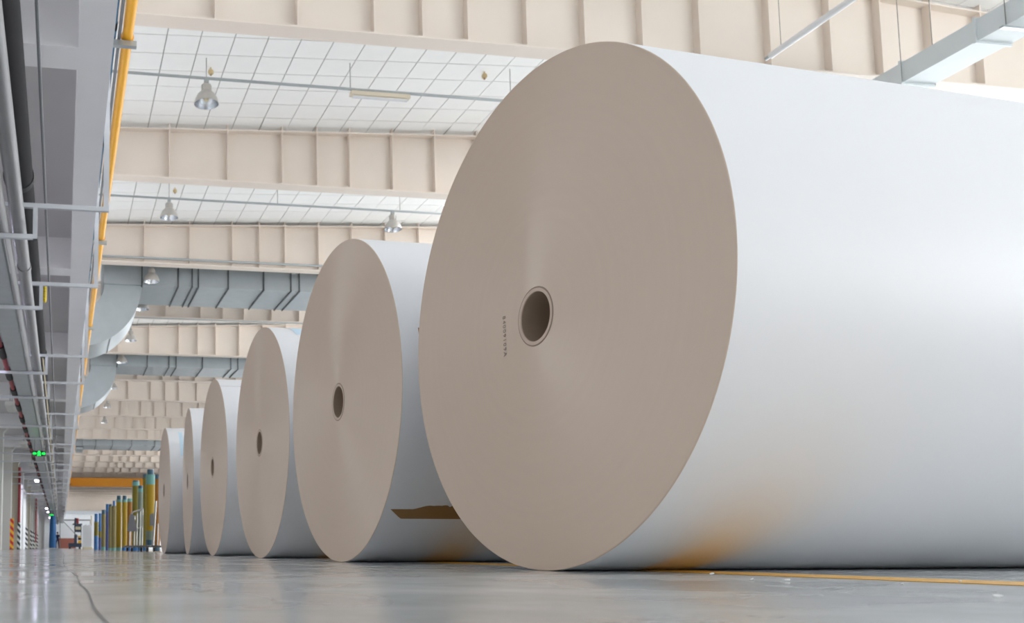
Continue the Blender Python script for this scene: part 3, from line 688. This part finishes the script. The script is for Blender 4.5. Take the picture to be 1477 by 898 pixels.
ty = 16.6; tx = at(208, ty)
tr = thing('trolley', 'steel platform trolley with tubular handles and grey bags', 'trolley', (tx, ty, 0))
x0, x1 = at(186, ty), at(238, ty)
B().box(x0, x1, ty - .1, ty + 1.35, 0.075, 0.11).build('platform', 'steel_dark', tr)
for xx in (x0 + .05, x1 - .2, (x0 + x1) / 2):
    for yy in (ty, ty + 1.2):
        wl = B().cyl((xx - .015, yy, 0.036), (xx + .015, yy, 0.036), 0.036, n=14).build('wheel', 'rubber', tr)
        B().box(xx - .02, xx + .02, yy - .012, yy + .012, 0.036, 0.08).build('caster_fork', 'steel', wl)
xa, xb = at(187, ty), at(205.5, ty)
for i, xx in enumerate([xa, xa + (xb - xa) * .35, xa + (xb - xa) * .55, xa + (xb - xa) * .8, xb]):
    B().cyl((xx, ty + .02 * i, .1), (xx + .01, ty + .02 * i, .60 + .04 * i), 0.012, n=8).build('upright', 'steel', tr, smooth=True)
B().tube([(xa, ty, .62), (xa + .05, ty, .70), (xb - .05, ty + .05, .74), (xb + .01, ty + .08, .78)], 0.014, 8).build('handle', 'steel', tr, smooth=True)
B().tube([(xa + .02, ty, .36), ((xa + xb) / 2, ty + .03, .40), (xb, ty + .08, .44)], 0.012, 8).build('cross_bar', 'steel', tr, smooth=True)
xh = at(223, ty)
B().cyl((xh - .03, ty, .1), (xh + .02, ty, .90), 0.022, n=10).build('upright', 'steel', tr, smooth=True)
B().cyl((xh + .06, ty + .1, .1), (xh + .07, ty + .1, .50), 0.012, n=8).build('upright', 'steel', tr, smooth=True)
def bag(name, pts, y, label):
    bd = B(); bd.prism(pts, y - .03, y + .03); o = bd.build(name, 'grey_bag'); tag(o, label, 'bag', 'bags hung on the trolley'); return o
bag('cloth_bag', [(xa - .05, .36), (xa + .13, .36), (xa + .10, .50), (xa + .06, .66), (xa, .66), (xa - .03, .5)], ty - .06, 'grey cloth bag hung on the left trolley handle')
bag('cloth_bag', [(xh - .09, .46), (xh - .03, .46), (xh - .03, .68), (xh - .09, .66)], ty - .04, 'small grey bag beside the tall trolley upright')

# ------------------------------------------------------------------ far end of the hall
struct(B().box(XL, 0.75, 60, 150, 6.2, 6.6).build('trim_3', 'grey_pipe'), 'crane runway ledge on the mezzanine wall')
cy = 97.0; root = thing('bridge_crane', 'orange-yellow bridge crane girder across the far hall', 'crane', (0.4, cy, 6.4))
B().box(0.9, 23.8, cy, cy + 0.5, 6.45, 7.25).build('girder', 'crane_yellow', root)
B().box(0.9, 23.8, cy - .1, cy + .6, 6.40, 6.45).build('bottom_flange', 'crane_yellow', root); B().box(0.9, 23.8, cy - .1, cy + .6, 7.25, 7.30).build('top_flange', 'crane_yellow', root)
B().box(0.42, 1.1, cy - 1.2, cy + 1.8, 6.6, 7.0).build('end_carriage', 'crane_yellow', root)
root = thing('sheet_stack', 'white ribbed stack of sheets left of the tubes', 'stack', (at(126.5, 40), 40, 0))
xa, xb = at(120, 40), at(133, 40); n = 7
B().box(xa, xb, 40, 41.2, 0, .1).build('pallet', 'truck_beige', root)
for i in range(n):
    a = xa + (xb - xa) * i / n; B().box(a, a + (xb - xa) / n - .014, 40, 41.2, .1, 1.02 + .03 * (i % 3)).build('sheet_bundle', 'white_wrap', root)
root = thing('marker_post', 'thin beige post behind the white sheet stack', 'post', (at(131.5, 42), 42, 0))
B().cyl((at(131.5, 42), 42, 0.02), (at(131.5, 42), 42, 1.5), 0.03, n=10).build('pole', 'post_beige', root); B().cyl((at(131.5, 42), 42, 0), (at(131.5, 42), 42, .03), 0.12, n=14).build('base', 'post_beige', root)
fy = 70.0; fx = at(109.5, fy)
root = thing('lift_truck', 'dark blue lift truck with yellow marks far down the aisle', 'lift truck', (fx, fy, 0))
s = fy / 1344
B().box(fx - 10.5 * s, fx + 8 * s, fy, fy + 1.4, .12, .42).build('chassis', 'truck_blue', root)
for dx in (-8.5, 5.5):
    for dy in (0.2, 1.2): B().cyl((fx + dx * s - .06, fy + dy, .15), (fx + dx * s + .06, fy + dy, .15), 0.15, n=14).build('wheel', 'rubber', root)
B().box(fx - 2.5 * s, fx + 1.5 * s, fy, fy + .8, .42, 1.05).build('battery_box', 'truck_blue', root)
B().box(fx + 3 * s, fx + 7.5 * s, fy, fy + .9, .42, .62).build('yellow_panel', 'truck_yellow', root)
B().box(fx + 3 * s, fx + 7.5 * s, fy, fy + .9, .66, .82).build('seat', 'rubber', root)
B().box(fx + 3 * s, fx + 6.5 * s, fy, fy + .9, .84, .96).build('yellow_panel', 'truck_yellow', root)
for dx in (-2.0, 6.8): B().box(fx + dx * s, fx + (dx + .8) * s, fy + .3, fy + .42, .42, 1.9).build('mast_rail', 'truck_blue', root)
B().box(fx - 2.2 * s, fx + 7.8 * s, fy + .3, fy + .42, 1.24, 1.34).build('mast_tie', 'truck_blue', root)
B().box(fx - 2.5 * s, fx + 7.6 * s, fy + .1, fy + .9, 1.34, 1.78).build('cab', 'truck_blue', root)
B().box(fx - 1.0 * s, fx + 6.5 * s, fy + .08, fy + .1, 1.42, 1.64).build('cab_panel', 'truck_beige', root)
B().box(fx - 5.0 * s, fx + 8.5 * s, fy + .1, fy + .9, 1.78, 1.86).build('guard_roof', 'truck_blue', root)
B().cyl((fx - 1.5 * s, fy + .5, 1.86), (fx - .5 * s, fy + .5, 2.3), .08, n=8).build('arm', 'truck_blue', root)
B().cyl((fx + 2.2 * s, fy + .5, 1.86), (fx + 1.8 * s, fy + .5, 2.28), .1, n=8).build('beacon', 'red_pipe', root)
ty2 = 82.0; bx = at(75.6, ty2)
root = thing('blue_cover', 'tall blue tarpaulin cover standing at the aisle edge', 'cover', (bx, ty2, 0))
bd = B(); prof = [(.27, 0), (.30, .3), (.29, 1.2), (.27, 2.2), (.23, 2.7), (.15, 2.88), (0, 2.9)]
i0 = 0; n = 20
for r, z in prof:
    for k in range(n):
        an = 2 * math.pi * k / n; rr = r * (1 + .08 * math.sin(5 * an + z)); bd.v.append((bx + rr * math.cos(an), ty2 + rr * math.sin(an), z))
for j in range(len(prof) - 1): bd.ring_faces(j * n, (j + 1) * n, n)
bd.build('tarpaulin', 'tarp_blue', root, smooth=True)
B().box(bx - .3, bx + .3, ty2 - .3, ty2 + .3, 0, .06).build('pallet', 'truck_beige', root)

# person in dark blue work clothes, walking, one continuous skinned body
def person(label, loc, rz, sc=1.0):
    me = bpy.data.meshes.new('person')
    J = {'pel': (0, 0, .93, .14), 'bel': (0, 0.01, 1.1, .125), 'che': (0, 0.03, 1.32, .15), 'nek': (0, .05, 1.48, .055), 'hdb': (0, .07, 1.56, .075), 'hdt': (0, .08, 1.69, .09),
         'shL': (.18, .03, 1.41, .06), 'elL': (.25, -.02, 1.14, .045), 'wrL': (.24, .12, .92, .032), 'haL': (.235, .15, .84, .03),
         'shR': (-.18, .03, 1.41, .06), 'elR': (-.25, -.06, 1.15, .045), 'wrR': (-.25, .02, .91, .032), 'haR': (-.245, .05, .83, .03),
         'hpL': (.09, 0, .88, .09), 'knL': (.10, .16, .50, .062), 'anL': (.10, .14, .09, .045), 'toL': (.11, .28, .04, .04),
         'hpR': (-.09, 0, .88, .09), 'knR': (-.10, .04, .50, .062), 'anR': (-.10, -.22, .12, .045), 'toR': (-.11, -.12, .04, .04)}
    E_ = [('pel', 'bel'), ('bel', 'che'), ('che', 'nek'), ('nek', 'hdb'), ('hdb', 'hdt'), ('che', 'shL'), ('shL', 'elL'), ('elL', 'wrL'), ('wrL', 'haL'), ('che', 'shR'), ('shR', 'elR'), ('elR', 'wrR'), ('wrR', 'haR'),
          ('pel', 'hpL'), ('hpL', 'knL'), ('knL', 'anL'), ('anL', 'toL'), ('pel', 'hpR'), ('hpR', 'knR'), ('knR', 'anR'), ('anR', 'toR')]
    ks = list(J); me.from_pydata([J[k][:3] for k in ks], [(ks.index(a), ks.index(c)) for a, c in E_], [])
    o = bpy.data.objects.new('person', me); COL.objects.link(o)
    sk = o.modifiers.new('skin', 'SKIN'); sk.use_smooth_shade = True
    if not me.skin_vertices: me.skin_vertices.new()
    for i, k in enumerate(ks): me.skin_vertices[0].data[i].radius = (J[k][3], J[k][3])
    me.skin_vertices[0].data[0].use_root = True
    o.modifiers.new('sub', 'SUBSURF').levels = 2; o.modifiers['sub'].render_levels = 2
    dg = bpy.context.evaluated_depsgraph_get(); ev = bpy.data.meshes.new_from_object(o.evaluated_get(dg)); o.modifiers.clear(); o.data = ev
    ev.materials.clear(); ev.materials.append(M['navy_cloth']); ev.materials.append(M['skin'])
    for p in ev.polygons:
        c = p.center; p.material_index = 1 if (c.z > 1.5 or (abs(c.x) > .2 and c.z < .9)) else 0; p.use_smooth = True
    o.location = loc; o.rotation_euler = (0, 0, rz)
    tag(o, label, 'person')
    h = B().lathe([(0.0, 1.80), (.06, 1.785), (.098, 1.73), (.10, 1.66), (.085, 1.60)], (0, .065, 0), 14).build('hair', 'hair', None, smooth=True); h.parent = o
    return o
person('person in dark blue work clothes walking beside the tall blue cover', (at(83, 101), 101, 0), R_(160))

# end of the aisle: low brick wall, bright door with brace
struct(B().box(-0.4, 2.4, 150, 150.3, 0, 1.6).build('wall_brick', 'brick_red'), 'low reddish brick wall at the far end')
struct(B().box(-6, 26, 152, 152.3, 0, 5.4).build('wall_far', 'bright_wall'), 'bright white partition wall at the far end')
root = thing('steel_brace', 'grey steel brace in front of the far white wall', 'brace', (0.5, 149, 0))
B().cyl((0.2, 149, 4.4), (2.9, 149, 1.6), 0.06, n=8).build('diagonal', 'grey_pipe', root); B().box(-.2, 4.6, 148.95, 149.05, 4.35, 4.55).build('crossbar', 'grey_pipe', root)
B().box(4.5, 4.6, 148.95, 149.05, 0, 4.4).build('post', 'grey_pipe', root)
B().box(-.2, -.1, 148.95, 149.05, 0, 4.4).build('post', 'grey_pipe', root)
